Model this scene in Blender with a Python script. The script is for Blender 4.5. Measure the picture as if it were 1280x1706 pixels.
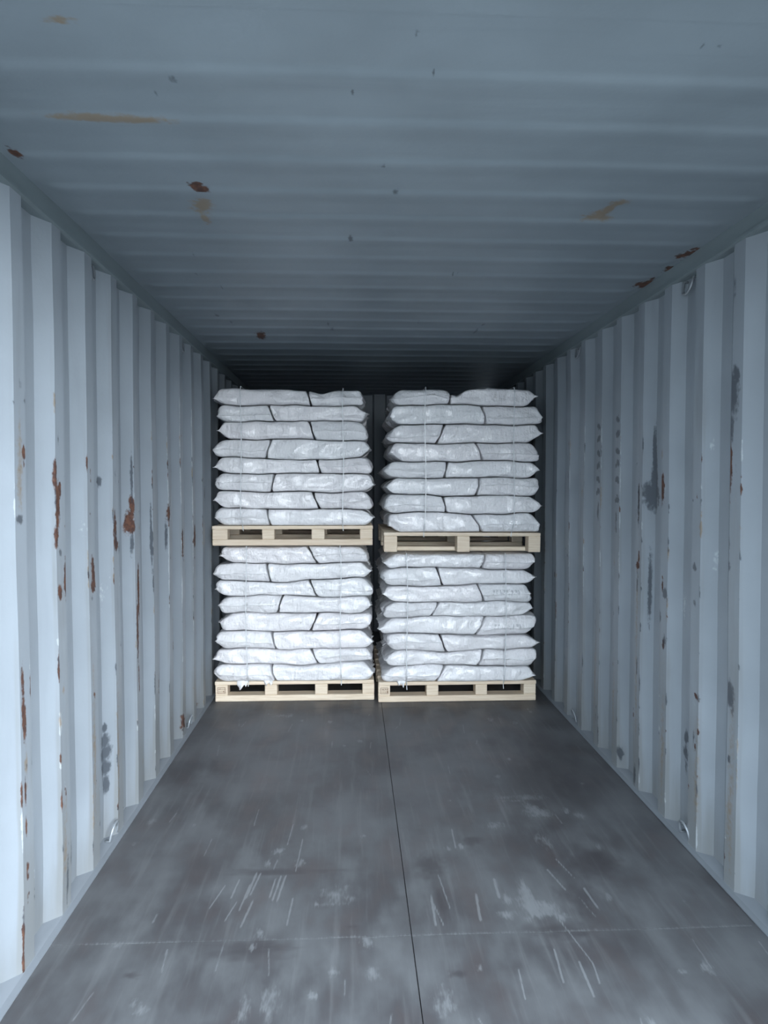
import bpy, math, random
import numpy as np
from mathutils import Vector, Matrix, noise as mnoise

for o in list(bpy.data.objects):
    bpy.data.objects.remove(o, do_unlink=True)
scene = bpy.context.scene
COL = scene.collection

# ---------------------------------------------------------------- camera
YAW, PIT, FPX = 0.0442, 0.0349, 1155.0
cam_d = bpy.data.cameras.new('camera')
cam = bpy.data.objects.new('camera', cam_d)
COL.objects.link(cam)
cam.location = (-0.188, 0.0, 1.458)
fwd = Vector((math.sin(YAW) * math.cos(PIT), math.cos(YAW) * math.cos(PIT), -math.sin(PIT)))
cam.rotation_euler = fwd.to_track_quat('-Z', 'Y').to_euler()
cam_d.sensor_fit = 'VERTICAL'
cam_d.sensor_height = 36.0
cam_d.lens = 36.0 * FPX / 1706.0
cam_d.clip_start = 0.05
scene.camera = cam

# ---------------------------------------------------------------- overcast sky
world = bpy.data.worlds.new('overcast_sky')
scene.world = world
world.use_nodes = True
wn = world.node_tree
wn.nodes.clear()
w_out = wn.nodes.new('ShaderNodeOutputWorld')
w_bg = wn.nodes.new('ShaderNodeBackground')
w_tc = wn.nodes.new('ShaderNodeTexCoord')
w_sep = wn.nodes.new('ShaderNodeSeparateXYZ')
w_map = wn.nodes.new('ShaderNodeMapRange')
w_map.inputs['From Min'].default_value = 0.0
w_map.inputs['From Max'].default_value = 1.0
w_map.inputs['To Min'].default_value = 1.15
w_map.inputs['To Max'].default_value = 1.7
wn.links.new(w_tc.outputs['Generated'], w_sep.inputs[0])
wn.links.new(w_sep.outputs['Z'], w_map.inputs['Value'])
w_bg.inputs['Color'].default_value = (0.78, 0.90, 1.0, 1)
wn.links.new(w_map.outputs[0], w_bg.inputs['Strength'])
wn.links.new(w_bg.outputs[0], w_out.inputs[0])

# the sun behind the cloud: a very soft light from behind the camera, to its right
sun_d = bpy.data.lights.new('veiled_sun', 'SUN')
sun_d.energy = 1.9
sun_d.angle = math.radians(70)
sun_d.color = (0.92, 0.96, 1.0)
sun = bpy.data.objects.new('veiled_sun', sun_d)
COL.objects.link(sun)
sun.rotation_euler = Vector((-0.50, 0.82, -0.21)).to_track_quat('-Z', 'Y').to_euler()

scene.view_settings.view_transform = 'Standard'
scene.view_settings.look = 'None'
scene.view_settings.gamma = 1.0
scene.view_settings.use_curve_mapping = False
scene.view_settings.exposure = 2.1

# ---------------------------------------------------------------- dimensions (metres; y is depth from the camera)
W = 1.176          # half width between the inner crests of the side walls
H = 2.393          # floor to roof
Y0, Y1 = 1.10, 7.00   # door sill, front end wall
PITCH = 0.278
LC, RC = 2.072, 2.382     # a crest start on the left / right wall
RIB0, RIBP = 1.612, 0.209
PY = {'left': 4.72, 'right': 4.66}

# ---------------------------------------------------------------- helpers
def link(o, parent=None):
    COL.objects.link(o)
    if parent is not None:
        o.parent = parent
    return o

def mesh_obj(name, verts, faces, mat, parent=None, smooth=False):
    me = bpy.data.meshes.new(name)
    me.from_pydata([tuple(v) for v in verts], [], [tuple(f) for f in faces])
    me.materials.append(mat)
    if smooth:
        me.polygons.foreach_set('use_smooth', [True] * len(me.polygons))
    me.update()
    return link(bpy.data.objects.new(name, me), parent)

def tag(o, label=None, cat=None, group=None, kind=None):
    if label: o['label'] = label
    if cat: o['category'] = cat
    if group: o['group'] = group
    if kind: o['kind'] = kind
    return o

def empty(name, loc):
    o = bpy.data.objects.new(name, None)
    o.empty_display_size = 0.1
    o.location = loc
    return link(o)

def box_data(x0, x1, y0, y1, z0, z1, b=0.003):
    """box with chamfered edges"""
    V, Fc = [], []
    xs, ys, zs = (x0, x1), (y0, y1), (z0, z1)
    idx = {}
    for i in (0, 1):
        for j in (0, 1):
            for k in (0, 1):
                sx, sy, sz = (1 if i == 0 else -1), (1 if j == 0 else -1), (1 if k == 0 else -1)
                for ax in range(3):
                    p = [xs[i], ys[j], zs[k]]
                    for a2, s in enumerate((sx, sy, sz)):
                        if a2 != ax:
                            p[a2] += s * b
                    idx[(i, j, k, ax)] = len(V)
                    V.append(tuple(p))
    c = [(x0 + x1) / 2, (y0 + y1) / 2, (z0 + z1) / 2]
    def add(f):
        p = [Vector(V[q]) for q in f]
        n = (p[1] - p[0]).cross(p[2] - p[0])
        m = sum(p, Vector()) / len(p) - Vector(c)
        Fc.append(tuple(f) if n.dot(m) > 0 else tuple(reversed(f)))
    for ax in range(3):
        o1, o2 = [a for a in range(3) if a != ax]
        for s in (0, 1):
            f = []
            for (p, q) in ((0, 0), (1, 0), (1, 1), (0, 1)):
                k = [0, 0, 0]; k[ax] = s; k[o1] = p; k[o2] = q
                f.append(idx[(k[0], k[1], k[2], ax)])
            add(f)
    for ax in range(3):
        o1, o2 = [a for a in range(3) if a != ax]
        for p in (0, 1):
            for q in (0, 1):
                k0 = [0, 0, 0]; k0[o1] = p; k0[o2] = q
                k1 = list(k0); k1[ax] = 1
                add([idx[(*k0, o1)], idx[(*k1, o1)], idx[(*k1, o2)], idx[(*k0, o2)]])
    for i in (0, 1):
        for j in (0, 1):
            for k in (0, 1):
                add([idx[(i, j, k, 0)], idx[(i, j, k, 1)], idx[(i, j, k, 2)]])
    return V, Fc

def box_obj(name, x0, x1, y0, y1, z0, z1, mat, parent=None, b=0.003):
    v, f = box_data(x0, x1, y0, y1, z0, z1, b)
    return mesh_obj(name, v, f, mat, parent)

def tube_data(path, r, n=8):
    V, Fc = [], []
    pts = [Vector(p) for p in path]
    up = None
    for i, p in enumerate(pts):
        t = (pts[min(i + 1, len(pts) - 1)] - pts[max(i - 1, 0)]).normalized()
        if up is None:
            up = t.orthogonal().normalized()
        up = (up - t * up.dot(t)).normalized()
        s = t.cross(up)
        for k in range(n):
            a = 2 * math.pi * k / n
            V.append(p + r * (math.cos(a) * up + math.sin(a) * s))
    for i in range(len(pts) - 1):
        for k in range(n):
            a, b = i * n + k, i * n + (k + 1) % n
            Fc.append((a, b, b + n, a + n))
    Fc.append(tuple(reversed(range(n))))
    Fc.append(tuple(range((len(pts) - 1) * n, len(pts) * n)))
    return V, Fc

def vnoise(x, y, seed=0):
    """2-D value noise, 0..1"""
    rng = np.random.RandomState(seed)
    T = rng.rand(64, 64)
    xi, yi = np.floor(x).astype(int), np.floor(y).astype(int)
    fx, fy = x - xi, y - yi
    fx, fy = fx * fx * (3 - 2 * fx), fy * fy * (3 - 2 * fy)
    a, b = T[xi % 64, yi % 64], T[(xi + 1) % 64, yi % 64]
    c, d = T[xi % 64, (yi + 1) % 64], T[(xi + 1) % 64, (yi + 1) % 64]
    return (a * (1 - fx) + b * fx) * (1 - fy) + (c * (1 - fx) + d * fx) * fy

def blob(F, A, B, a0, b0, ra, rb, rag=0.6, s=1.0, freq=1.0):
    r = np.hypot((A - a0) / ra, (B - b0) / rb)
    m = r < 3.2
    q = freq * 1.7
    n = vnoise(A[m] / ra * q + a0 * 37, B[m] / rb * q + b0 * 53, 3) - 0.5
    n2 = vnoise(A[m] / ra * q * 2.7 + a0 * 11, B[m] / rb * q * 2.7 + b0 * 17, 5) - 0.5
    rr = r[m] + rag * (n * 1.2 + n2 * 0.7)
    F[m] = np.maximum(F[m], s * np.clip(1 - rr / 2, 0, 1))

def scratch(F, A, B, a0, b0, a1, b1, w, s=1.0):
    da, db = a1 - a0, b1 - b0
    L2 = da * da + db * db
    t = np.clip(((A - a0) * da + (B - b0) * db) / L2, 0, 1)
    r = np.hypot(A - a0 - t * da, B - b0 - t * db) / w
    F[:] = np.maximum(F, s * np.clip(1 - r / 2, 0, 1))

def grid_obj(name, P, mat, attrs=None, parent=None, smooth=False, flip=False):
    """P: (m, n, 3) array of points; attrs: {name: (m, n) array}"""
    m, n = P.shape[:2]
    me = bpy.data.meshes.new(name)
    V = P.reshape(-1, 3).astype(np.float32)
    i, j = np.meshgrid(np.arange(m - 1), np.arange(n - 1), indexing='ij')
    a = (i * n + j).ravel()
    Q = np.stack([a, a + n, a + n + 1, a + 1], 1)
    if flip:
        Q = Q[:, ::-1]
    me.vertices.add(len(V))
    me.vertices.foreach_set('co', V.ravel())
    me.loops.add(Q.size)
    me.loops.foreach_set('vertex_index', Q.ravel().astype(np.int32))
    me.polygons.add(len(Q))
    me.polygons.foreach_set('loop_start', (np.arange(len(Q)) * 4).astype(np.int32))
    me.polygons.foreach_set('loop_total', np.full(len(Q), 4, np.int32))
    me.update(calc_edges=True)
    me.polygons.foreach_set('use_smooth', np.full(len(Q), smooth, bool))
    for k, A in (attrs or {}).items():
        at = me.attributes.new(k, 'FLOAT', 'POINT')
        at.data.foreach_set('value', A.ravel().astype(np.float32))
    me.materials.append(mat)
    me.validate()
    return link(bpy.data.objects.new(name, me), parent)

# ---------------------------------------------------------------- materials
class NT:
    def __init__(self, name):
        self.m = bpy.data.materials.new(name)
        self.m.use_nodes = True
        self.t = self.m.node_tree
        self.b = self.t.nodes['Principled BSDF']
        self.tc = self.t.nodes.new('ShaderNodeTexCoord')
    def n(self, kind, **kw):
        o = self.t.nodes.new(kind)
        for k, v in kw.items():
            setattr(o, k, v)
        return o
    def l(self, a, b):
        self.t.links.new(a, b)
    def noise(self, scale, detail=4, stretch=None, rough=0.55, coord='Object'):
        o = self.n('ShaderNodeTexNoise')
        o.inputs['Scale'].default_value = scale
        o.inputs['Detail'].default_value = detail
        o.inputs['Roughness'].default_value = rough
        if stretch:
            mp = self.n('ShaderNodeMapping')
            mp.inputs['Scale'].default_value = stretch
            self.l(self.tc.outputs[coord], mp.inputs[0])
            self.l(mp.outputs[0], o.inputs['Vector'])
        else:
            self.l(self.tc.outputs[coord], o.inputs['Vector'])
        return o.outputs['Fac']
    def mapr(self, src, a, b, c=0.0, d=1.0, smooth=True):
        o = self.n('ShaderNodeMapRange')
        if smooth:
            o.interpolation_type = 'SMOOTHSTEP'
        self.l(src, o.inputs['Value'])
        for k, v in (('From Min', a), ('From Max', b), ('To Min', c), ('To Max', d)):
            o.inputs[k].default_value = v
        return o.outputs[0]
    def math(self, op, a, b):
        o = self.n('ShaderNodeMath', operation=op)
        for k, v in enumerate((a, b)):
            if isinstance(v, (int, float)):
                o.inputs[k].default_value = v
            else:
                self.l(v, o.inputs[k])
        return o.outputs[0]
    def mix(self, fac, a, b):
        o = self.n('ShaderNodeMix', data_type='RGBA')
        if isinstance(fac, (int, float)):
            o.inputs[0].default_value = fac
        else:
            self.l(fac, o.inputs[0])
        for k, v in ((6, a), (7, b)):
            if isinstance(v, tuple):
                o.inputs[k].default_value = (*v, 1)
            else:
                self.l(v, o.inputs[k])
        return o.outputs[2]
    def attr(self, name):
        o = self.n('ShaderNodeAttribute')
        o.attribute_name = name
        return o.outputs['Fac']
    def edge(self, name, nz, amt=0.22, w=0.07):
        """a wear mark with ragged edges"""
        s = self.math('MULTIPLY', self.math('SUBTRACT', nz, 0.5), amt * 2)
        return self.mapr(self.math('ADD', self.attr(name), s), 0.5 - w, 0.5 + w)
    def set(self, k, v):
        if isinstance(v, (int, float)):
            self.b.inputs[k].default_value = v
        elif isinstance(v, tuple):
            self.b.inputs[k].default_value = (*v, 1)
        else:
            self.l(v, self.b.inputs[k])
    def bump(self, h, strength=0.3, dist=0.01):
        o = self.n('ShaderNodeBump')
        o.inputs['Strength'].default_value = strength
        o.inputs['Distance'].default_value = dist
        self.l(h, o.inputs['Height'])
        self.l(o.outputs[0], self.b.inputs['Normal'])

PAINT = (0.258, 0.292, 0.328)
def paint_material(name, base=PAINT, stretch=(1, 1, 0.12)):
    t = NT(name)
    big = t.noise(2.2, 3)
    streak = t.noise(14, 4, stretch)
    fine = t.noise(60, 3)
    c = t.mix(t.mapr(big, 0.3, 0.75), tuple(x * 0.90 for x in base), tuple(min(1, x * 1.06) for x in base))
    c = t.mix(t.math('MULTIPLY', t.mapr(streak, 0.52, 0.8), 0.35), c, tuple(x * 0.72 for x in base))
    # grime low on the wall / along rubbed crests
    c = t.mix(t.math('MULTIPLY', t.edge('grime', streak, 0.45, 0.3), 0.6), c, (0.185, 0.19, 0.185))
    c = t.mix(t.math('MULTIPLY', t.edge('pale', fine, 0.3, 0.12), 0.6), c, (0.46, 0.50, 0.53))
    c = t.mix(t.math('MULTIPLY', t.edge('stain', fine, 0.38, 0.28), 0.66), c, (0.20, 0.125, 0.05))
    rustc = t.mix(t.mapr(t.noise(45, 4), 0.35, 0.7), (0.060, 0.032, 0.027), (0.122, 0.057, 0.037))
    rf = t.edge('rust', fine, 0.30, 0.13)
    c = t.mix(rf, c, rustc)
    df = t.edge('dark', fine, 0.28, 0.17)
    c = t.mix(t.math('MULTIPLY', df, 0.78), c, (0.035, 0.042, 0.055))
    t.set('Base Color', c)
    t.set('Roughness', t.mapr(rf, 0, 1, 0.48, 0.85))
    t.set('Specular IOR Level', 0.35)
    t.bump(t.math('ADD', fine, t.math('MULTIPLY', big, 2.0)), 0.12, 0.004)
    return t.m

M = {}
M['paint'] = paint_material('grey_blue_paint')
M['roof_paint'] = paint_material('roof_paint', (0.212, 0.254, 0.290), (0.12, 1, 1))
def plain_paint(name, base):
    t = NT(name)
    n = t.noise(9, 4, (1, 0.2, 1))
    t.set('Base Color', t.mix(t.mapr(n, 0.3, 0.75), tuple(x * 0.82 for x in base), base))
    t.set('Roughness', 0.5)
    t.bump(t.noise(70, 2), 0.08, 0.003)
    return t.m
M['rail_paint'] = plain_paint('rail_paint', (0.20, 0.245, 0.265))
M['sill_paint'] = plain_paint('sill_paint', (0.215, 0.24, 0.27))

def floor_material():
    t = NT('worn_plywood')
    big = t.noise(2.3, 4)
    mid = t.noise(7, 5, (1, 0.45, 1))
    streak = t.noise(34, 4, (1, 0.06, 1))
    fine = t.noise(150, 3, (1, 0.2, 1))
    c = t.mix(t.mapr(big, 0.33, 0.68), (0.060, 0.060, 0.066), (0.100, 0.104, 0.112))
    c = t.mix(t.math('MULTIPLY', t.mapr(mid, 0.42, 0.72), 0.65), c, (0.135, 0.143, 0.152))
    c = t.mix(t.math('MULTIPLY', t.mapr(mid, 0.52, 0.28), 0.5), c, (0.068, 0.055, 0.056))
    c = t.mix(t.math('MULTIPLY', t.mapr(streak, 0.5, 0.8), 0.45), c, (0.15, 0.157, 0.165))
    c = t.mix(t.math('MULTIPLY', t.edge('dark', mid, 0.35, 0.28), 0.6), c, (0.040, 0.036, 0.040))
    c = t.mix(t.math('MULTIPLY', t.edge('pale', fine, 0.4, 0.28), 0.40), c, (0.27, 0.29, 0.305))
    t.set('Base Color', c)
    t.set('Roughness', t.mapr(mid, 0.3, 0.7, 0.42, 0.62))
    t.set('Specular IOR Level', 0.45)
    t.bump(t.math('ADD', streak, t.math('MULTIPLY', fine, 0.5)), 0.12, 0.003)
    return t.m
M['floor'] = floor_material()

def wood_material():
    t = NT('pale_pine')
    oi = t.n('ShaderNodeObjectInfo')
    g = t.noise(18, 4, (0.35, 6, 6))
    c = t.mix(t.mapr(g, 0.3, 0.7), (0.72, 0.60, 0.46), (0.86, 0.76, 0.62))
    c = t.mix(t.math('MULTIPLY', oi.outputs['Random'], 0.45), c, (0.66, 0.52, 0.39))
    t.set('Base Color', c)
    t.set('Roughness', 0.75)
    t.bump(g, 0.15, 0.002)
    return t.m
M['wood'] = wood_material()

def sack_material(name, printed=False):
    t = NT(name)
    oi = t.n('ShaderNodeObjectInfo')
    wr = t.noise(26, 4, (1.6, 1.6, 0.55))
    wr2 = t.noise(9, 3, (1, 1, 1.8))
    c = t.mix(t.mapr(oi.outputs['Random'], 0, 1, smooth=False), (0.82, 0.83, 0.855), (0.855, 0.84, 0.865))
    c = t.mix(t.math('MULTIPLY', t.mapr(wr2, 0.5, 0.8), 0.12), c, (0.70, 0.73, 0.76))
    if printed:
        sep = t.n('ShaderNodeSeparateXYZ')
        t.l(t.tc.outputs['Object'], sep.inputs[0])
        z = t.math('MULTIPLY', t.mapr(sep.outputs['Z'], 0.040, 0.046), t.mapr(sep.outputs['Z'], 0.080, 0.074))
        x = t.math('MULTIPLY', t.mapr(sep.outputs['X'], -0.11, -0.10), t.mapr(sep.outputs['X'], 0.10, 0.09))
        g = t.noise(1, 2, (62, 3, 26))
        c = t.mix(t.math('MULTIPLY', t.math('MULTIPLY', z, x), t.mapr(g, 0.46, 0.54, 0.0, 0.4)), c, (0.20, 0.22, 0.25))
    t.set('Base Color', c)
    t.set('Roughness', 0.42)
    t.set('Specular IOR Level', 0.45)
    t.set('Coat Weight', 0.6)
    t.set('Coat Roughness', 0.14)
    t.bump(t.math('ADD', wr, t.math('MULTIPLY', wr2, 1.6)), 0.6, 0.022)
    return t.m
M['sack'] = sack_material('white_woven_plastic')
M['sack_printed'] = sack_material('printed_woven_plastic', True)

def simple(name, col, rough=0.5, metal=0.0, alpha=1.0):
    t = NT(name)
    n = t.noise(40, 3)
    t.set('Base Color', t.mix(t.mapr(n, 0.3, 0.7), tuple(x * 0.85 for x in col), col))
    t.set('Roughness', rough)
    t.set('Metallic', metal)
    return t.m
M['seam'] = simple('stitched_edge', (0.74, 0.75, 0.77), 0.6)
M['strap'] = simple('clear_strap', (0.66, 0.69, 0.72), 0.3)
M['steel'] = simple('worn_steel', (0.30, 0.33, 0.36), 0.45, 0.4)
M['stamp'] = simple('burnt_stamp', (0.25, 0.15, 0.09), 0.8)
M['concrete'] = simple('yard_concrete', (0.30, 0.30, 0.29), 0.9)
M['under'] = simple('floor_bearers', (0.02, 0.02, 0.022), 0.9)

# ================================================================ SETTING
def corrugated_wall(name, side):
    """trapezoidal sheet: crest (inward), slope, valley, slope"""
    c0 = LC if side < 0 else RC
    prof = []
    k0 = math.floor((Y0 - c0) / PITCH) - 1
    y = c0 + k0 * PITCH
    segs = [(0.070, 0.0, 0.0, 6), (0.068, 0.0, 0.036, 4), (0.072, 0.036, 0.036, 5), (0.068, 0.036, 0.0, 6)]
    while y < Y1 + PITCH:
        for (L, a, b, n) in segs:
            for q in range(n):
                prof.append((y + L * q / n, a + (b - a) * q / n))
            y += L
    prof = np.array([p for p in prof if Y0 <= p[0] <= Y1])
    zs = np.linspace(-0.03, H - 0.055, 200)
    A = np.repeat(prof[:, 0][:, None], len(zs), 1)
    D = np.repeat(prof[:, 1][:, None], len(zs), 1)
    Z = np.repeat(zs[None, :], len(prof), 0)
    # the sheet is dented a little
    dent = (vnoise(A * 1.3, Z * 1.6, 11 + side) - 0.5) * 0.012 + (vnoise(A * 4, Z * 3, 21 + side) - 0.5) * 0.004
    edge = np.clip(np.minimum(Z - 0.05, H - 0.1 - Z) / 0.15, 0, 1)
    X = side * (W + D + dent * edge * 0.8)
    rust, dark, pale, grime, stain = (np.zeros_like(A) for _ in range(5))
    ph = (A - c0) % PITCH
    crest = ((ph < 0.074) | (ph > PITCH - 0.012))
    rng = random.Random(40 + side)
    def B(F, y, z, ry, rz, rag=0.6, s=1.0): blob(F, A, Z, y, z, ry, rz, rag, s)
    if side < 0:
        for (y, z, ry, rz) in [(3.157, 1.295, .036, .050), (3.170, 1.375, .014, .050), (2.926, 1.295, .018, .055), (2.935, 1.222, .024, .028),
                               (2.350, 1.50, .010, .055), (2.365, 1.40, .014, .075), (2.355, 1.30, .012, .040), (2.380, 1.45, .012, .03),
                               (2.420, 1.145, .014, .075), (2.372, 1.105, .020, .026), (2.672, 1.145, .016, .050), (2.668, 1.085, .024, .024),
                               (3.225, 0.99, .012, .13), (3.205, 0.80, .012, .14), (3.215, 0.60, .007, .10), (3.745, 1.31, .020, .05), (4.033, 1.14, .016, .085), (4.335, 1.145, .026, .07),
                               (2.090, 0.85, .008, .09), (2.098, 0.76, .012, .07), (2.095, 0.55, .006, .05), (2.10, 0.30, .008, .03), (2.10, 0.22, .006, .02),
                               (4.03, 0.10, .03, .05), (4.16, 0.06, .05, .04), (4.45, .05, .06, .04), (2.13, 1.56, .010, .03), (2.095, 0.44, .006, .03)]:
            B(rust, y, z, ry, rz, 0.55)
        for (y, z, ry, rz) in [(2.10, 1.365, .022, .014), (2.84, 1.485, .014, .02), (4.46, 0.36, .03, .085), (3.33, .265, .026, .018), (3.17, 1.52, .008, .13), (3.17, 1.21, .010, .05),
                               (2.112, 1.764, .006, .02), (3.45, 1.20, .008, .15), (3.46, 1.0, .006, .06), (3.72, 1.2, .008, .08), (2.39, .12, .006, .11), (2.15, .09, .004, .12),
                               (2.37, 1.62, .006, .02), (2.38, 1.24, .010, .012)]:
            B(dark, y, z, ry, rz, 0.5)
        # black dabs of a hand-painted mark, one under the other on a sloping face
        for (z, ry, rz) in [(0.478, .012, .020), (0.428, .024, .026), (0.375, .030, .030), (0.318, .028, .034), (0.245, .018, .038)]:
            B(dark, 2.848, z, ry, rz, 0.35)
        for (y, z, ry, rz) in [(2.105, 1.50, .018, .16), (2.65, .5, .016, .30), (2.92, .35, .016, .25), (2.37, .22, .02, .14)]:
            B(stain, y, z, ry, rz, 0.7, 0.62)
        for k in range(6, 9):
            yc = c0 + PITCH * k + 0.004
            for q in range(9):
                B(pale, yc, rng.uniform(0.85, 1.95), .008, rng.uniform(.04, .12), 0.7)
        for (y, z, ry, rz) in [(2.60, 1.32, .04, .05), (2.85, 1.02, .05, .08), (3.0, 1.05, .04, .12)]:
            B(pale, y, z, ry, rz, 0.8, .52)
    else:
        for (y, zz) in [(3.815, (1.80, 1.735, 1.65, 1.585, 1.505, 1.44)), (3.532, (1.813, 1.74, 1.655, 1.585, 1.50, 1.40))]:
            for q, z in enumerate(zz):      # a stencilled column of characters, worn
                B(dark, y + 0.006 * (-1) ** q, z, .024, .017, 0.75)
                B(dark, y + 0.018 * (-1) ** (q + 1), z - .012, .010, .012, 0.5)
        for (y, z, ry, rz) in [(2.440, 1.80, .030, .085), (2.425, 1.86, .018, .035), (2.445, 1.68, .010, .07), (3.155, 1.62, .012, .12), (3.150, 1.48, .020, .12), (3.17, 1.42, .05, .06),
                               (3.03, 1.77, .012, .05), (3.256, 1.37, .010, .09), (3.17, .98, .010, .2), (2.96, 1.0, .02, .022), (3.01, .885, .014, .03), (2.96, .785, .016, .025),
                               (2.775, .49, .012, .045), (2.822, .41, .016, .032), (2.822, .345, .020, .030), (2.822, .275, .010, .03), (2.438, .711, .026, .045),
                               (2.464, 1.245, .014, .045), (2.46, 1.17, .018, .02), (4.46, .37, .026, .10), (2.446, 2.16, .006, .05), (2.705, 1.14, .016, .014), (2.70, 1.0, .010, .014), (3.476, .09, .02, .03),
                               (2.436, .47, .010, .015), (3.54, 1.30, .010, .06), (3.81, 1.33, .012, .05), (3.26, 1.0, .008, .05), (3.265, .06, .012, .05), (2.69, .45, .006, .03)]:
            B(dark, y, z, ry, rz, 0.6)
        for (y, z, ry, rz) in [(3.258, 1.086, .022, .016), (3.255, 1.40, .008, .08), (3.0, 1.45, .02, .06), (2.985, 1.03, .010, .03), (2.679, .627, .020, .012), (2.678, .42, .006, .03), (2.97, .77, .01, .02), (3.02, 1.6, .01, .08), (2.45, 1.55, .008, .10)]:
            B(rust, y, z, ry, rz, 0.7)
        for (y, z, ry, rz) in [(2.42, .35, .02, .3), (2.67, .35, .02, .25), (2.97, .3, .02, .3), (3.26, .5, .02, .35), (3.55, .4, .02, .3), (3.83, .4, .02, .3), (3.26, .9, .014, .3)]:
            B(stain, y, z, ry, rz, 0.7, 0.55)
        for k in range(4, 8):
            yc = c0 + PITCH * k + 0.004
            for q in range(5):
                B(pale, yc, rng.uniform(0.9, 1.95), .006, rng.uniform(.04, .14), 0.7)
        for (y, z, ry, rz) in [(2.62, 1.62, .012, .05), (2.60, 1.18, .02, .06), (2.86, .95, .02, .10)]:
            B(pale, y, z, ry, rz, 0.7, .6)
    # rubbed crests: small random chips
    ncrest = int((Y1 - c0) / PITCH)
    for k in range(0, min(ncrest, 11)):
        yc = c0 + PITCH * k
        for q in range(26):
            z = rng.uniform(0.04, 1.75)
            F = rng.choice([rust, dark, pale, dark, stain])
            B(F, yc + rng.choice([0.002, 0.066, 0.03, 0.004]), z, rng.uniform(.003, .006), rng.uniform(.006, .030) * rng.choice([1, 1, 2.5]), 0.8)
    grime[:] = np.clip(0.62 - Z * 1.6, 0, 0.62) + np.where(crest, np.clip(0.46 - 0.12 * Z, 0.12, 0.46), 0.0) + np.where(ph > 0.12, 0.05, 0)
    o = grid_obj(name, np.stack([X, A, Z], 2), M['paint'], dict(rust=rust, dark=dark, pale=pale, grime=grime, stain=stain), flip=(side < 0))
    return tag(o, kind='structure')

wl = corrugated_wall('wall_left', -1)
wr = corrugated_wall('wall_right', 1)

# end wall, deep corrugations
xs, prof = -W - 0.05, []
while xs < W + 0.05:
    for (L, a, b) in [(0.11, 0.0, 0.0), (0.018, 0.0, 0.045), (0.104, 0.045, 0.045), (0.018, 0.045, 0.0)]:
        prof.append((xs, a)); xs += L
prof = np.array([p for p in prof])
zz = np.array([-0.03, H * 0.5, H + 0.03])
P = np.zeros((len(prof), 3, 3))
P[:, :, 0] = np.clip(prof[:, 0], -W - .036, W + .036)[:, None]
P[:, :, 1] = (Y1 + prof[:, 1])[:, None]
P[:, :, 2] = zz[None, :]
zero = np.zeros((len(prof), 3))
tag(grid_obj('wall_back', P, M['paint'], dict(rust=zero, dark=zero, pale=zero, grime=zero, stain=zero)), kind='structure')

# roof sheet with pressed transverse ribs
def roof():
    ys = np.arange(Y0, Y1 + 0.06, 0.0095)
    xs = np.linspace(-W - 0.04, W + 0.04, 240)
    A = np.repeat(xs[:, None], len(ys), 1)
    B_ = np.repeat(ys[None, :], len(xs), 0)
    t = (B_ - RIB0 + RIBP / 2) % RIBP - RIBP / 2
    hw = 0.034
    ridge = np.where(t < 0, 0.5 + 0.5 * np.cos(np.pi * np.clip(t / 0.034, -1, 0)), np.where(t < .1, 0.5 + 0.5 * np.cos(np.pi * np.clip(t / 0.1, 0, 1)), 0))
    ridge = ridge * (B_ > RIB0 - RIBP * 0.5)
    ridge *= np.clip((W - 0.02 - np.abs(A)) / 0.06, 0, 1)
    wob = (vnoise(A * 2 + 9, B_ * 1.5, 31) - 0.5) * 0.010
    Z = H + 0.004 - 0.0062 * ridge - wob * 0.6
    rust, dark, pale, grime, stain = (np.zeros_like(A) for _ in range(5))
    for (x, y, rx, ry) in [(-.675, 2.205, .022, .026), (-.655, 2.225, .020, .018), (-.151, 1.365, .030, .010), (-1.132, 2.015, .014, .028), (.105, 1.368, .045, .012), (.15, 1.372, .02, .012), (-.756, 4.33, .03, .10)]:
        blob(rust, A, B_, x, y, rx, ry, 0.6)
    for (x, y, rx, ry) in [(-.690, 2.375, .030, .045), (-.675, 2.33, .02, .03), (-.70, 2.47, .012, .05), (.685, 2.27, .022, .026), (.672, 2.33, .016, .045), (.66, 2.38, .03, .03), (-.776, 1.456, .028, .009), (-.80, 1.815, .10, .014), (-.72, 1.82, .06, .012), (.03, 1.371, .012, .012), (-.87, 1.81, .08, .012), (.66, 2.41, .05, .02)]:
        blob(stain, A, B_, x, y, rx, ry, 0.7)
    for (x, y, rx, ry) in [(-.055, 1.465, .005, .014), (-.040, 1.465, .004, .012), (-.005, 1.592, .004, .018), (-.112, 2.042, .005, .016), (-.098, 2.042, .005, .016), (.25, 3.056, .006, .03), (.266, 3.056, .005, .03), (.18, 3.942, .007, .05),
                           (-.656, 1.707, .006, .014), (-.189, 1.678, .004, .015), (-.826, 2.853, .006, .035), (-.874, 3.089, .006, .035), (-.80, 3.3, .006, .03), (.543, 4.15, .010, .11), (.56, 3.98, .008, .06), (.578, 2.673, .006, .025), (.565, 1.379, .014, .008), (.555, 1.475, .006, .012), (.59, 1.475, .006, .010),
                           (-.195, 2.643, .010, .035), (-.052, 2.223, .010, .02), (-.33, 4.02, .008, .06), (-.31, 4.13, .012, .05), (-.93, 3.85, .012, .05), (-.88, 4.0, .010, .05), (-.60, 1.64, .010, .02), (.27, 1.374, .010, .008), (-.59, 1.79, .005, .014)]:
        blob(dark, A, B_, x, y, rx, ry, 0.5, 0.75)
    for (x, y, rx, ry) in [(1.155, 2.76, .03, .05), (1.15, 3.15, .03, .06), (1.165, 2.95, .02, .04)]:
        blob(rust, A, B_, x, y, rx, ry, 0.9)
    o = grid_obj('ceiling', np.stack([A, B_, Z], 2), M['roof_paint'], dict(rust=rust, dark=dark, pale=pale, grime=grime, stain=stain), smooth=True)
    return tag(o, kind='structure')
roof()

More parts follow.
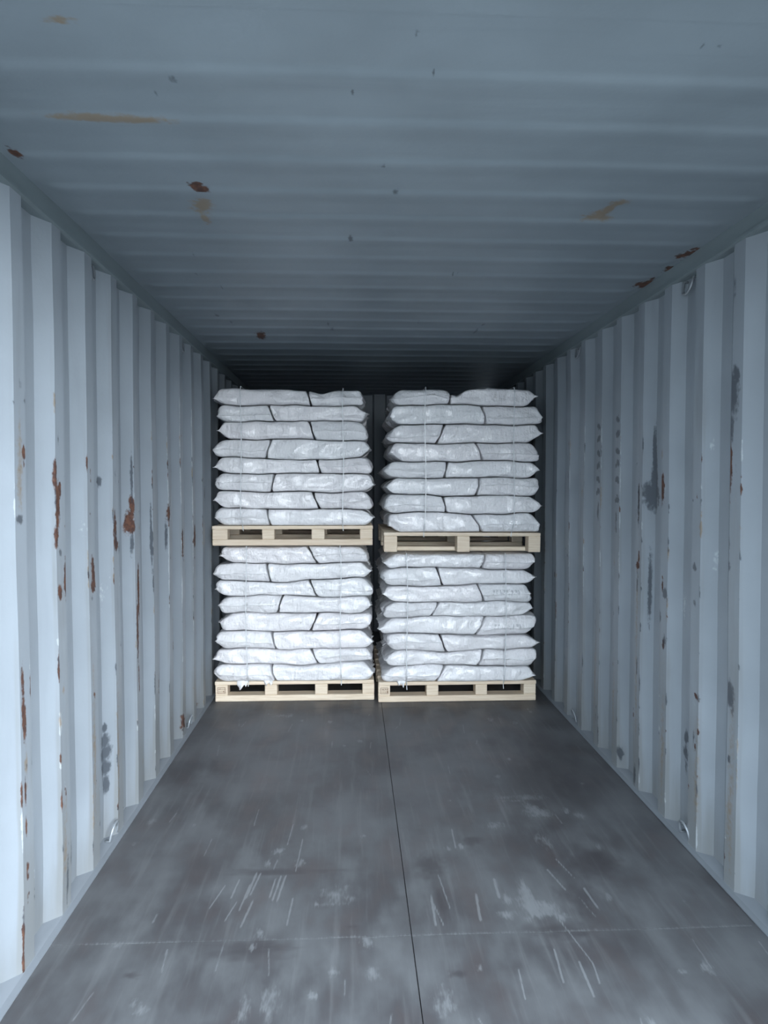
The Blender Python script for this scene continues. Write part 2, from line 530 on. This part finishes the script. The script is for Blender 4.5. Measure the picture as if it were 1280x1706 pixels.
n = 0
def trim(v, f, mat):
    global n
    n += 1
    return tag(mesh_obj('trim_%d' % n, v, f, mat), kind='structure')

def extrude_profile(pts, y0, y1):
    m = len(pts)
    V = [(x, y0, z) for x, z in pts] + [(x, y1, z) for x, z in pts]
    Fc = [(i, (i + 1) % m, m + (i + 1) % m, m + i) for i in range(m)]
    Fc += [tuple(reversed(range(m))), tuple(range(m, 2 * m))]
    return V, Fc
for s in (-1, 1):
    # top side rail: a square tube with a narrow lip under it
    pts = [(s * (W - .004), H + .02), (s * (W - .004), H - .054), (s * (W - .010), H - .056), (s * (W - .010), H - .066), (s * (W + .004), H - .068), (s * (W + .06), H - .068), (s * (W + .06), H + .02)]
    v, f = extrude_profile(pts, Y0, Y1)
    trim(v, f, M['rail_paint'])
    # bottom side rail: flange that covers the edge of the floor, sloping up to the sheet
    pts = [(s * (W - .022), .0005), (s * (W - .022), .004), (s * (W - .002), .007), (s * (W + .05), .030), (s * (W + .05), -.02)]
    v, f = extrude_profile(pts, Y0, Y1)
    trim(v, f, M['sill_paint'])
v, f = box_data(-W - .02, W + .02, 1.18, 1.378, H - 0.012, H + 0.01, 0.002)      # stiffening plate behind the header
trim(v, f, M['roof_paint'])
v, f = box_data(-W - .06, W + .06, Y0 - .02, 1.17, 2.285, H + .06, 0.004)        # door header, out of view, included to shape the incoming light
trim(v, f, M['rail_paint'])
for s in (-1, 1):                                                             # door posts
    v, f = box_data(min(s * 1.145, s * 1.24), max(s * 1.145, s * 1.24), Y0 - .02, Y0 + .06, -.05, 2.30, 0.004)
    trim(v, f, M['rail_paint'])

# floor: bearers below, plywood panels on top
fl = mesh_obj('floor', [(-W - .05, Y0 - .02, -.03), (W + .05, Y0 - .02, -.03), (W + .05, Y1 + .05, -.03), (-W - .05, Y1 + .05, -.03)], [(0, 1, 2, 3)], M['under'])
tag(fl, kind='structure')

def floor_panel(x0, x1, y0, y1, fine, seed):
    g = 0.0012
    xs = np.linspace(x0 + g, x1 - g, 300 if fine else 24)
    ys = np.linspace(y0 + g, y1 - g, 130 if fine else 24)
    xs = np.concatenate([[xs[0]], xs, [xs[-1]]]); ys = np.concatenate([[ys[0]], ys, [ys[-1]]])
    A = np.repeat(xs[:, None], len(ys), 1)
    B_ = np.repeat(ys[None, :], len(xs), 0)
    Z = (vnoise(A * 1.5, B_ * 1.2, 60 + seed) - 0.5) * 0.003 - 0.0015
    Z[0, :] = Z[-1, :] = -0.028
    Z[:, 0] = Z[:, -1] = -0.028
    pale, dark = np.zeros_like(A), np.zeros_like(A)
    if fine:
        S = lambda *a, s=1.0: scratch(pale, A, B_, *a, s=s)
        # forklift and pallet scratches
        for (a, b, c, d, w) in [(-.570, 2.52, -.585, 2.36, .005), (-.556, 2.60, -.572, 2.44, .007), (-.540, 2.60, -.560, 2.45, .006), (-.480, 2.56, -.489, 2.43, .005), (-.462, 2.57, -.476, 2.42, .006), (-.444, 2.58, -.460, 2.41, .006),
                                (-.615, 2.55, -.625, 2.44, .005), (-.545, 2.42, -.565, 2.27, .006), (-.600, 2.42, -.625, 2.30, .004), (-.405, 2.43, -.412, 2.28, .005), (-.66, 2.52, -.69, 2.38, .004),
                                (.500, 2.30, .545, 2.05, .004), (.545, 2.05, .535, 1.96, .004), (.505, 2.06, .500, 1.91, .006), (.445, 2.12, .430, 1.97, .005), (.65, 2.45, .66, 2.32, .007), (.55, 2.58, .58, 2.44, .006),
                                (.605, 2.65, .640, 2.50, .004), (.13, 2.55, .145, 2.35, .004), (.088, 2.42, .085, 2.26, .007), (.250, 2.42, .238, 2.27, .008), (.335, 2.52, .33, 2.40, .009), (.23, 2.90, .225, 2.75, .005), (.31, 2.03, .30, 1.91, .004),
                                (.09, 2.38, .11, 2.26, .004), (-.45, 2.98, -.46, 2.80, .004), (-.40, 2.85, -.41, 2.6, .004)]:
            S(a, b, c, d, w * .58)
        for (x, y, rx, ry, s) in [(.445, 2.335, .050, .050, .95), (.430, 2.42, .020, .06, .9), (.48, 2.33, .03, .03, .9), (.60, 3.18, .10, .030, .62), (.63, 3.05, .05, .06, .72), (.66, 3.02, .03, .03, .8), (.60, 2.78, .03, .06, .62), (.42, 2.92, .03, .03, .65), (.52, 2.28, .02, .02, .8),
                                  (-.497, 2.24, .012, .016, .9), (-.511, 2.17, .010, .02, .8), (-.49, 2.75, .02, .025, .75), (-.52, 2.66, .012, .03, .7), (-.25, 2.43, .05, .05, .6), (-.31, 1.95, .012, .015, .8), (-.22, 2.49, .012, .012, .7), (-.30, 2.47, .010, .012, .7),
                                  (-.43, 1.93, .03, .06, .6), (.33, 2.30, .03, .02, .75), (-.94, 2.2, .02, .015, .7), (-.5, 1.9, .02, .05, .6), (-.65, 4.42, .05, .03, .62), (-.60, 4.42, .02, .03, .75), (.8, 2.0, .012, .012, .8), (.25, 2.76, .012, .02, .9), (.07, 1.9, .03, .05, .6)]:
            blob(pale, A, B_, x, y, rx, ry, 0.9, s)
        for (x, y, rx, ry) in [(-.52, 2.155, .12, .045), (.50, 2.20, .10, .05), (.30, 2.80, .05, .03), (.122, 2.02, .03, .018), (-.861, 2.056, .03, .012), (-.20, 2.26, .02, .012), (.62, 2.38, .06, .10), (.10, 2.62, .06, .08), (.75, 2.62, .08, .08), (-.45, 2.60, .20, .02), (.8, 3.6, .2, .5), (.12, 2.35, .02, .12)]:
            blob(dark, A, B_, x, y, rx, ry, 0.7, .85)
        # frayed edges along the joint between panels
        e = np.minimum(np.abs(B_ - 2.205), np.abs(B_ - 4.55))
        pale[:] = np.maximum(pale, np.clip(0.62 - e / 0.014, 0, 1) * (vnoise(A * 9, B_ * 0 + seed, 7) * 0.5 + 0.55))
        e = np.abs(A) - 0.0
        dark[:] = np.maximum(dark, np.clip(0.85 - np.abs(e) / 0.006, 0, 1))
        rng = random.Random(seed)
        for q in range(26):
            x, y = rng.uniform(x0 + .05, x1 - .05), rng.uniform(y0 + .05, min(y1, 4.5))
            if rng.random() < .6:
                L = rng.uniform(.03, .16); S(x, y, x + rng.uniform(-.02, .02), y + L, rng.uniform(.0025, .0035), s=.72)
            else:
                r = rng.uniform(.006, .02); blob(pale, A, B_, x, y, r, r * 1.5, 0.8, .75)
    o = grid_obj('floor_panel', np.stack([A, B_, Z], 2), M['floor'], dict(pale=pale, dark=dark), parent=fl)
    return o
k = 0
for (y0, y1, fine) in [(Y0 - .01, 2.205, True), (2.205, 4.55, True), (4.55, Y1 + .03, False)]:
    for (x0, x1) in [(-W + .012, 0.0), (0.0, W - .012)]:
        floor_panel(x0, x1, y0, y1, fine, k); k += 1

# yard outside the door
tag(mesh_obj('ground', [(-40, -40, -.16), (40, -40, -.16), (40, 40, -.16), (-40, 40, -.16)], [(0, 1, 2, 3)], M['concrete']), kind='structure')

# ================================================================ PALLETS
def pallet(label, x0, x1, y0, z0, blocks, stamp, rot=0.0, h=0.140, set_back=False):
    wd = x1 - x0
    root = empty('wooden_pallet', ((x0 + x1) / 2, y0 + 0.55, z0))
    root.rotation_euler = (0, rot, 0)
    tag(root, label, 'pallet', 'pallets carrying the sacks')
    a, hy = wd / 2, 0.55
    zb, zt = 0.042, h - 0.024
    cx = (x0 + x1) / 2
    rng = random.Random(int(x0 * 1000) + int(z0 * 100))
    for yb in (-hy, -0.05, hy - 0.10):
        r0 = yb + (0.10 if set_back and yb < -.3 else 0)
        box_obj('bottom_runner', -a, a, r0, r0 + 0.10, 0.0, zb * (0.7 if set_back else 1), M['wood'], root, 0.004)
    for (b0, b1) in blocks:
        for yb in (-hy, -0.05, hy - 0.10):
            j = rng.uniform(-.004, .004)
            o = box_obj('block', b0 - cx, b1 - cx, yb + 0.001 + abs(j), yb + 0.10, (0.0 if set_back and yb < -.3 else zb * (0.7 if set_back else 1)), zt, M['wood'], root, 0.004)
            if stamp and yb == -hy and b0 == blocks[0][0]:
                V, Fc = [], []
                def bar(xa, xb, za, zb2):
                    q = len(V); yy = yb + 0.0002 + abs(j)
                    V.extend([(xa, yy, za), (xb, yy, za), (xb, yy, zb2), (xa, yy, zb2)]); Fc.append((q, q + 1, q + 2, q + 3))
                c = (b0 + b1) / 2 - cx; m = (zb + zt) / 2
                for s in (-1, 1):
                    bar(c - .026, c + .026, m + s * .020 - .0015, m + s * .020 + .0015)
                    bar(c + s * .0255 - .0015, c + s * .0255 + .0015, m - .020, m + .020)
                for q in range(6):
                    xx = c - .020 + q * .0078
                    for r in (-1, 1):
                        bar(xx, xx + .0025, m + r * .008 - .006, m + r * .008 + .006)
                        if rng.random() < .6: bar(xx, xx + .0055, m + r * .008 + rng.choice([-.006, 0, .004]), m + r * .008 + rng.choice([-.006, 0, .004]) + .002)
                mesh_obj('stamp', V, Fc, M['stamp'], o)
    nb = 7
    for q in range(nb):
        wB = 0.105
        yc = -hy + (2 * hy - wB) * q / (nb - 1)
        box_obj('deck_board', -a + rng.uniform(-.003, .003), a + rng.uniform(-.003, .003), yc, yc + wB, zt, h, M['wood'], root, 0.003)
    return root

L4 = [(-1.130, -1.046), (-.795, -.710), (-.453, -.367), (-.128, -.046)]
R4 = [(-.020, .060), (.308, .390), (.645, .725), (.978, 1.062)]
U4 = [(-1.142, -1.040), (-.808, -.724), (-.473, -.385), (-.143, -.057)]
U3 = [(.018, .108), (.515, .602), (1.005, 1.088)]
PH = 0.138
pallet('pale pine pallet on the floor under the lower left stack of sacks', -1.130, -.046, PY['left'], 0.0, L4, True, h=PH)
pallet('pale pine pallet on the floor under the lower right stack of sacks', -.020, 1.062, PY['right'], 0.0, R4, True, h=PH)
pallet('pale pine pallet with three front openings, between the two left stacks', -1.142, -.057, PY['left'] + .005, 1.066, U4, False, h=PH - .004)
pallet('pale pine pallet with two wide front openings, between the two right stacks', .018, 1.088, PY['right'] + .005, 1.022, U3, False, math.radians(0.35), h=PH - .006, set_back=True)

# ================================================================ SACKS
def nz3(p, f, o):
    return mnoise.noise(Vector((p[0] * f + o, p[1] * f + o * 1.7, p[2] * f - o)))

NU, NV = 44, 28
def sack_mesh(name, cx, cy, a, b, along_x, zlo, zhi, seam, seed, prn, ends, sides, lean):
    """a filled sack: half length a, half width b; lies between the surfaces zlo(x,y) and zhi(x,y)"""
    rng = random.Random(seed)
    su = [math.sin(math.pi / 2 * (-1 + 2 * i / (NU - 1))) for i in range(NU)]
    sv = [math.sin(math.pi / 2 * (-1 + 2 * i / (NV - 1))) for i in range(NV)]
    rv0, pv0 = rng.uniform(.036, .052), rng.uniform(.38, .50)
    zb = zlo(cx, cy)
    top, bot = [], []
    for i, u in enumerate(su):
        for j, v in enumerate(sv):
            pv = 1 - 0.030 * max(0, abs(u) - .5) / .5
            lx, ly = u * a, v * b * pv
            gx, gy = (lx, ly) if along_x else (-ly, lx)
            X, Y = cx + gx, cy + gy
            outer = ends[1 if u > 0 else 0]
            ru, pw = ((.085, 1.7) if along_x else (.055, 2.2)) if outer else (.010, 2.4)
            du, dv = (1 - abs(u)) * a, (1 - abs(v)) * b
            t = min(du / ru, 1); eu = (1 - (1 - t) ** pw) ** (1.0 if outer else 0.6)
            outer_v = sides[1 if v > 0 else 0]
            rv, p1, p2 = rv0, 2.5, pv0
            if not outer_v:
                rv = .009
            elif not along_x:                 # the flank that faces a side wall: drawn out to an edge on the left, rounder on the right
                rv, p1, p2 = (.080, 1.9, .75) if v > 0 else (.060, 2.1, .55)
            t = min(dv / rv, 1); ev = max(0, 1 - (1 - t) ** p1) ** p2
            E = eu * ev
            hh = (zhi(X, Y) - zlo(X, Y)) / 2
            z0, z1 = zlo(X - lean * hh, Y) + .0030, zhi(X + lean * hh, Y) - .0030
            mid = z0 + (z1 - z0) * min(.7, max(.25, seam + 0.16 * nz3((X, Y, seed), 5, 3.1)))
            for (F, zz) in ((top, mid + (z1 - mid) * E), (bot, mid - (mid - z0) * E)):
                q = (X, Y, zz)
                # dimples and pleats pressed into the rounded faces
                dn = 0.034 * abs(nz3(q, 5.5, seed * .9)) + 0.020 * abs(nz3((X, Y, zz * 1.8), 13, seed * .5)) + 0.008 * abs(nz3(q, 30, seed * .3))
                k = (1 - E * E * .9) * dn * (1 if (outer if du < dv else outer_v) else 0.06)
                px = X - (k * abs(u if along_x else v) ** 4 if gx > 0 else -k * abs(u if along_x else v) ** 4)
                py = Y - (k * abs(v if along_x else u) ** 4 if gy > 0 else -k * abs(v if along_x else u) ** 4)
                px += lean * (zz - (z0 + z1) / 2) + .006 * mnoise.noise(Vector((zz * 22, lean * 40, 0)))     # the whole layer slumps one way
                if F is bot and (i in (0, NU - 1) or j in (0, NV - 1)):
                    F.append(None)
                else:
                    F.append((px, py, zz))
    V = list(top); bi = {}
    for q, p in enumerate(bot):
        if p is None:
            bi[q] = q
        else:
            bi[q] = len(V); V.append(p)
    Fc = []
    for i in range(NU - 1):
        for j in range(NV - 1):
            q = (i * NV + j, (i + 1) * NV + j, (i + 1) * NV + j + 1, i * NV + j + 1)
            Fc.append(q)
            Fc.append(tuple(bi[x] for x in reversed(q)))
    V = [(x - cx, y - cy, z - zb) for x, y, z in V]
    o = mesh_obj(name, V, Fc, M['sack_printed' if prn else 'sack'], None, True)
    o.location = (cx, cy, zb)
    # stitched lips at both ends
    for i in (0, NU - 1):
        if not ends[1 if i else 0]:
            continue
        row = [Vector(V[i * NV + j]) for j in range(2, NV - 2)]
        d = (Vector((1, 0, 0)) if along_x else Vector((0, 1, 0))) * (1 if i else -1)
        SV, SF = [], []
        for q, p in enumerate(row):
            wv = 0.004 * math.sin(q * 1.1 + seed)
            for (dd, dz) in ((-.010, .0020), (.007, .0012 + wv * .4), (.007, -.0012 + wv * .4), (-.010, -.0020)):
                SV.append(p + d * dd + Vector((0, 0, dz)))
        for q in range(len(row) - 1):
            for e in range(4):
                s0, s1 = q * 4 + e, q * 4 + (e + 1) % 4
                SF.append((s0, s1, s1 + 4, s0 + 4))
        SF.append((0, 1, 2, 3)); z4 = (len(row) - 1) * 4
        SF.append((z4 + 3, z4 + 2, z4 + 1, z4))
        mesh_obj('stitched_seam', SV, SF, M['seam'], o, True)
    return o

ORD = ['top', 'second', 'third', 'fourth', 'fifth', 'sixth', 'seventh', 'bottom']
def stack(sname, y0, zbase, ztop, edges, first_long_left, seed, prints=(), top_shape=None, top_amp=0.018):
    """edges: (left, right) of each layer from the top; eight layers of four sacks laid pinwheel"""
    nl = 8
    rng = random.Random(seed)
    levels = [zbase + (ztop - zbase) * k / nl + (rng.uniform(-.007, .007) if 0 < k < nl else 0) for k in range(nl + 1)]
    def surf(k):
        amp = 0.0 if k == 0 else (0.021 if k < nl else top_amp)
        def fz(x, y):
            z = levels[k] + amp * mnoise.noise(Vector((x * 2.1 + k * 3.7 + seed, y * 2.1, k * 1.9))) + amp * .5 * mnoise.noise(Vector((x * 7 + seed, y * 7, k * 2.3)))
            if k == nl and top_shape:
                z += top_shape(x, y)
            return z
        return fz
    fronts = []
    for li in range(nl):                     # li counts from the top
        k = nl - 1 - li
        xl, xr = edges[li]
        wd = xr - xl
        dep = 1.085
        yf = y0 + rng.uniform(-.018, .014)
        L = wd * rng.uniform(.58, .655); S = wd - L
        lean = rng.choice((-1, 1)) * rng.uniform(.15, .55)
        long_left = first_long_left if li % 2 == 0 else not first_long_left
        # (x0, x1, y0, y1, along_x, where)
        if long_left:
            R = [(xl, xl + L, yf, yf + S, True, 'left', True), (xl + L, xr, yf, yf + L, False, 'right', True),
                 (xl + S, xr, yf + L, yf + dep, True, 'right', False), (xl, xl + S, yf + S, yf + dep, False, 'left', False)]
        else:
            R = [(xl, xl + S, yf, yf + L, False, 'left', True), (xl + S, xr, yf, yf + S, True, 'right', True),
                 (xl, xl + L, yf + L, yf + dep, True, 'left', False), (xl + L, xr, yf + S, yf + dep, False, 'right', False)]
        for q, (ax0, ax1, ay0, ay1, alx, side, front) in enumerate(R):
            jx, jy = 0.0, (rng.uniform(-.012, .006) - (0 if alx else .008)) if front else 0
            cx, cy = (ax0 + ax1) / 2 + jx, (ay0 + ay1) / 2 + jy
            g = -0.001 if front else -0.003
            ends = ((ax0 < xl + .01, ax1 > xr - .01) if alx else (ay0 < yf + .01, ay1 > yf + dep - .01))
            hx, hy = (ax1 - ax0) / 2 + g, (ay1 - ay0) / 2 + g
            a, b = (hx, hy) if alx else (hy, hx)
            sides = ((ay0 < yf + .01, ay1 > yf + dep - .01) if alx else (ax1 > xr - .01, ax0 < xl + .01))   # v < 0, v > 0
            lo, hi = surf(k), surf(k + 1)
            prn = (li, side) in prints and front
            o = sack_mesh('white_sack', cx, cy, a, b, alx, lo, hi, rng.uniform(.36, .52), seed * 100 + li * 7 + q, prn, ends, sides, lean)
            layer = ORD[li] + (' layer' if li in (0, 7) else ' layer from top')
            if front:
                way = 'long side' if alx else 'short end'
                lab = 'white sack, %s showing, %s of the %s, %s stack' % (way, side, layer, sname)
                fronts.append((ax0, ax1, cy - hy, (levels[k] + levels[k + 1]) / 2))
            else:
                lab = 'white sack at the rear %s of the %s, %s stack' % (side, layer, sname)
            tag(o, lab, 'sack', 'white sacks stacked on the pallets')
    return fronts, surf(nl)

def strap(label, x, fr, y0, zlow, ztop, seed):
    """thin clear strap round the stack: up the front, over the top, down the back"""
    rng = random.Random(seed)
    fronts, topf = fr
    near = [f for f in fronts if f[0] - .02 <= x <= f[1] + .02]
    yf = min(f[2] for f in near) - .022
    pts = [(y0 - .004, zlow), (y0 - .006, zlow + .03)]
    pts += [(yf, f[3]) for f in sorted(near, key=lambda f: f[3]) if f[3] > zlow + .06]
    pts += [(yf + .003, topf(x, y0) - .035), (yf + .028, topf(x, y0) + .007)]
    pts += [(y0 + q, topf(x, y0 + q) + .006) for q in [.05 + .05 * w for w in range(21)]] + [(y0 + 1.085, topf(x, y0 + 1.06) + .006), (y0 + 1.115, ztop - .08), (y0 + 1.115, zlow)]
    V, Fc = [], []
    hw = 0.0026
    for i, (y, z) in enumerate(pts):
        p0, p1 = pts[max(i - 1, 0)], pts[min(i + 1, len(pts) - 1)]
        t = Vector((0, p1[0] - p0[0], p1[1] - p0[1])).normalized()
        nn = Vector((0, t.z, -t.y)) * 0.0007
        xx = x + 0.004 * math.sin(i * .9 + seed)
        for (sx, sn) in ((-1, -1), (1, -1), (1, 1), (-1, 1)):
            V.append(Vector((xx + sx * hw, y, z)) + nn * sn)
    for i in range(len(pts) - 1):
        for e in range(4):
            a, b = i * 4 + e, i * 4 + (e + 1) % 4
            Fc.append((a, b, b + 4, a + 4))
    Fc.append((0, 1, 2, 3)); e = (len(pts) - 1) * 4
    Fc.append((e + 3, e + 2, e + 1, e))
    o = mesh_obj('packing_strap', V, Fc, M['strap'])
    return tag(o, label, 'strap', 'clear straps round the stacks')

yl, yr = PY['left'], PY['right']
UL = [(-1.145, -.095), (-1.127, -.080), (-1.118, -.080), (-1.150, -.056), (-1.140, -.044), (-1.140, -.024), (-1.145, -.048), (-1.140, -.040)]
UR = [(.055, 1.058), (.032, 1.108), (.032, 1.098), (.046, 1.088), (.008, 1.096), (.022, 1.094), (.004, 1.096), (.018, 1.088)]
LL = [(-1.105, -.078), (-1.150, -.050), (-1.150, -.050), (-1.118, -.048), (-1.118, -.051), (-1.140, -.050), (-1.155, -.040), (-1.148, -.038)]
LR = [(.005, 1.056), (-.012, 1.060), (-.004, 1.040), (-.004, 1.060), (-.022, 1.072), (.010, 1.080), (.008, 1.080), (-.008, 1.058)]
ul_top = lambda x, y: -.022 * math.exp(-((x + .40) / .06) ** 2)
ur_top = lambda x, y: -.045 * math.exp(-((x - .50) / .05) ** 2) + (.0 if x > .7 else -.008)
f_ul = stack('upper left', yl - .018, 1.200, 2.128, UL, True, 11, top_shape=ul_top)
f_ur = stack('upper right', yr - .018, 1.156, 2.132, UR, False, 23, top_shape=ur_top)
f_ll = stack('lower left', yl - .022, PH, 1.058, LL, True, 37, top_amp=0.005)
f_lr = stack('lower right', yr - .022, PH, 1.012, LR, True, 51, top_amp=0.005, prints=((2, 'right'), (4, 'right')))
for (sn, fr, y0, zl, zt, xs, sd) in [('upper left', f_ul, yl, 1.165, 2.125, (-.935, -.257), 1), ('upper right', f_ur, yr, 1.125, 2.135, (.290, .885), 2),
                                     ('lower left', f_ll, yl, .105, 1.030, (-.905, -.275), 3), ('lower right', f_lr, yr, .085, .990, (.170, .835), 4)]:
    for q, x in enumerate(xs):
        strap('thin clear strap down the front of the %s stack, %s of its pair' % (sn, ('left', 'right')[q]), x, fr, y0, zl, zt, sd * 2 + q)

# ================================================================ LASHING RINGS
def ring(label, side, y, z, top):
    path = []
    w, h = 0.040, 0.060
    for q in range(13):
        a = math.pi * q / 12
        path.append((0.012 * math.sin(a), -w * math.cos(a), (-h if top else h) * math.sin(a) ** 0.8))
    path = [(-.02, -w, 0)] + path + [(-.02, w, 0)]
    V, Fc = tube_data(path, 0.0055, 8)
    V = [(-side * v[0], v[1], v[2]) for v in V]
    o = mesh_obj('lashing_ring', V, Fc, M['steel'], None, True)
    o.location = (side * (W + (.018 if top else .004)), y, z)
    return tag(o, label, 'ring', 'lashing rings along the walls')
ring('steel lashing ring high on the left wall, the one nearer the door', -1, 2.725, 2.315, True)
ring('steel lashing ring high on the left wall, the one nearer the sacks', -1, 4.137, 2.315, True)
ring('steel lashing ring at the foot of the left wall, nearer the door', -1, 2.86, 0.02, False)
ring('steel lashing ring at the foot of the left wall, nearer the sacks', -1, 4.20, 0.02, False)
ring('steel lashing ring high on the right wall, the one nearer the door', 1, 2.83, 2.315, True)
ring('steel lashing ring high on the right wall, the one nearer the sacks', 1, 4.23, 2.315, True)
ring('steel lashing ring at the foot of the right wall, nearer the door', 1, 2.76, 0.02, False)
ring('steel lashing ring at the foot of the right wall, nearer the sacks', 1, 4.20, 0.02, False)

# ================================================================ LOOSE FLAPS OF WRAPPING FILM
def film_flap(label, x0, x1, y, ztop, drop, seed):
    nx, nz = 9, 8
    P = np.zeros((nx, nz, 3))
    for i in range(nx):
        for j in range(nz):
            u, v = i / (nx - 1), j / (nz - 1)
            w = 1 - 0.45 * v
            nn = mnoise.noise(Vector((u * 4 + seed, v * 3, seed * 2.1)))
            P[i, j] = ((x0 + x1) / 2 + (u - .5) * (x1 - x0) * w + .006 * nn, y - .010 + .010 * math.sin(u * 9 + seed) * (0.3 + v) * .6 + .006 * nn, ztop - drop * v * (0.8 + 0.3 * math.sin(u * 5 + seed)))
    o = grid_obj('film_flap', P, M['sack'], {}, smooth=True)
    m = o.modifiers.new('thickness', 'SOLIDIFY'); m.thickness = 0.0008
    return tag(o, label, 'film', 'loose flaps of wrapping film')
film_flap('crumpled flap of white film hanging over the lower left pallet, leftmost opening', -.985, -.90, yl - .006, .150, .062, 1)
film_flap('white film tag over the second block of the lower left pallet', -.800, -.735, yl - .006, .148, .038, 2)
film_flap('narrow white film flap hanging over the lower right pallet beside its strap', .105, .165, yr - .006, .150, .040, 3)
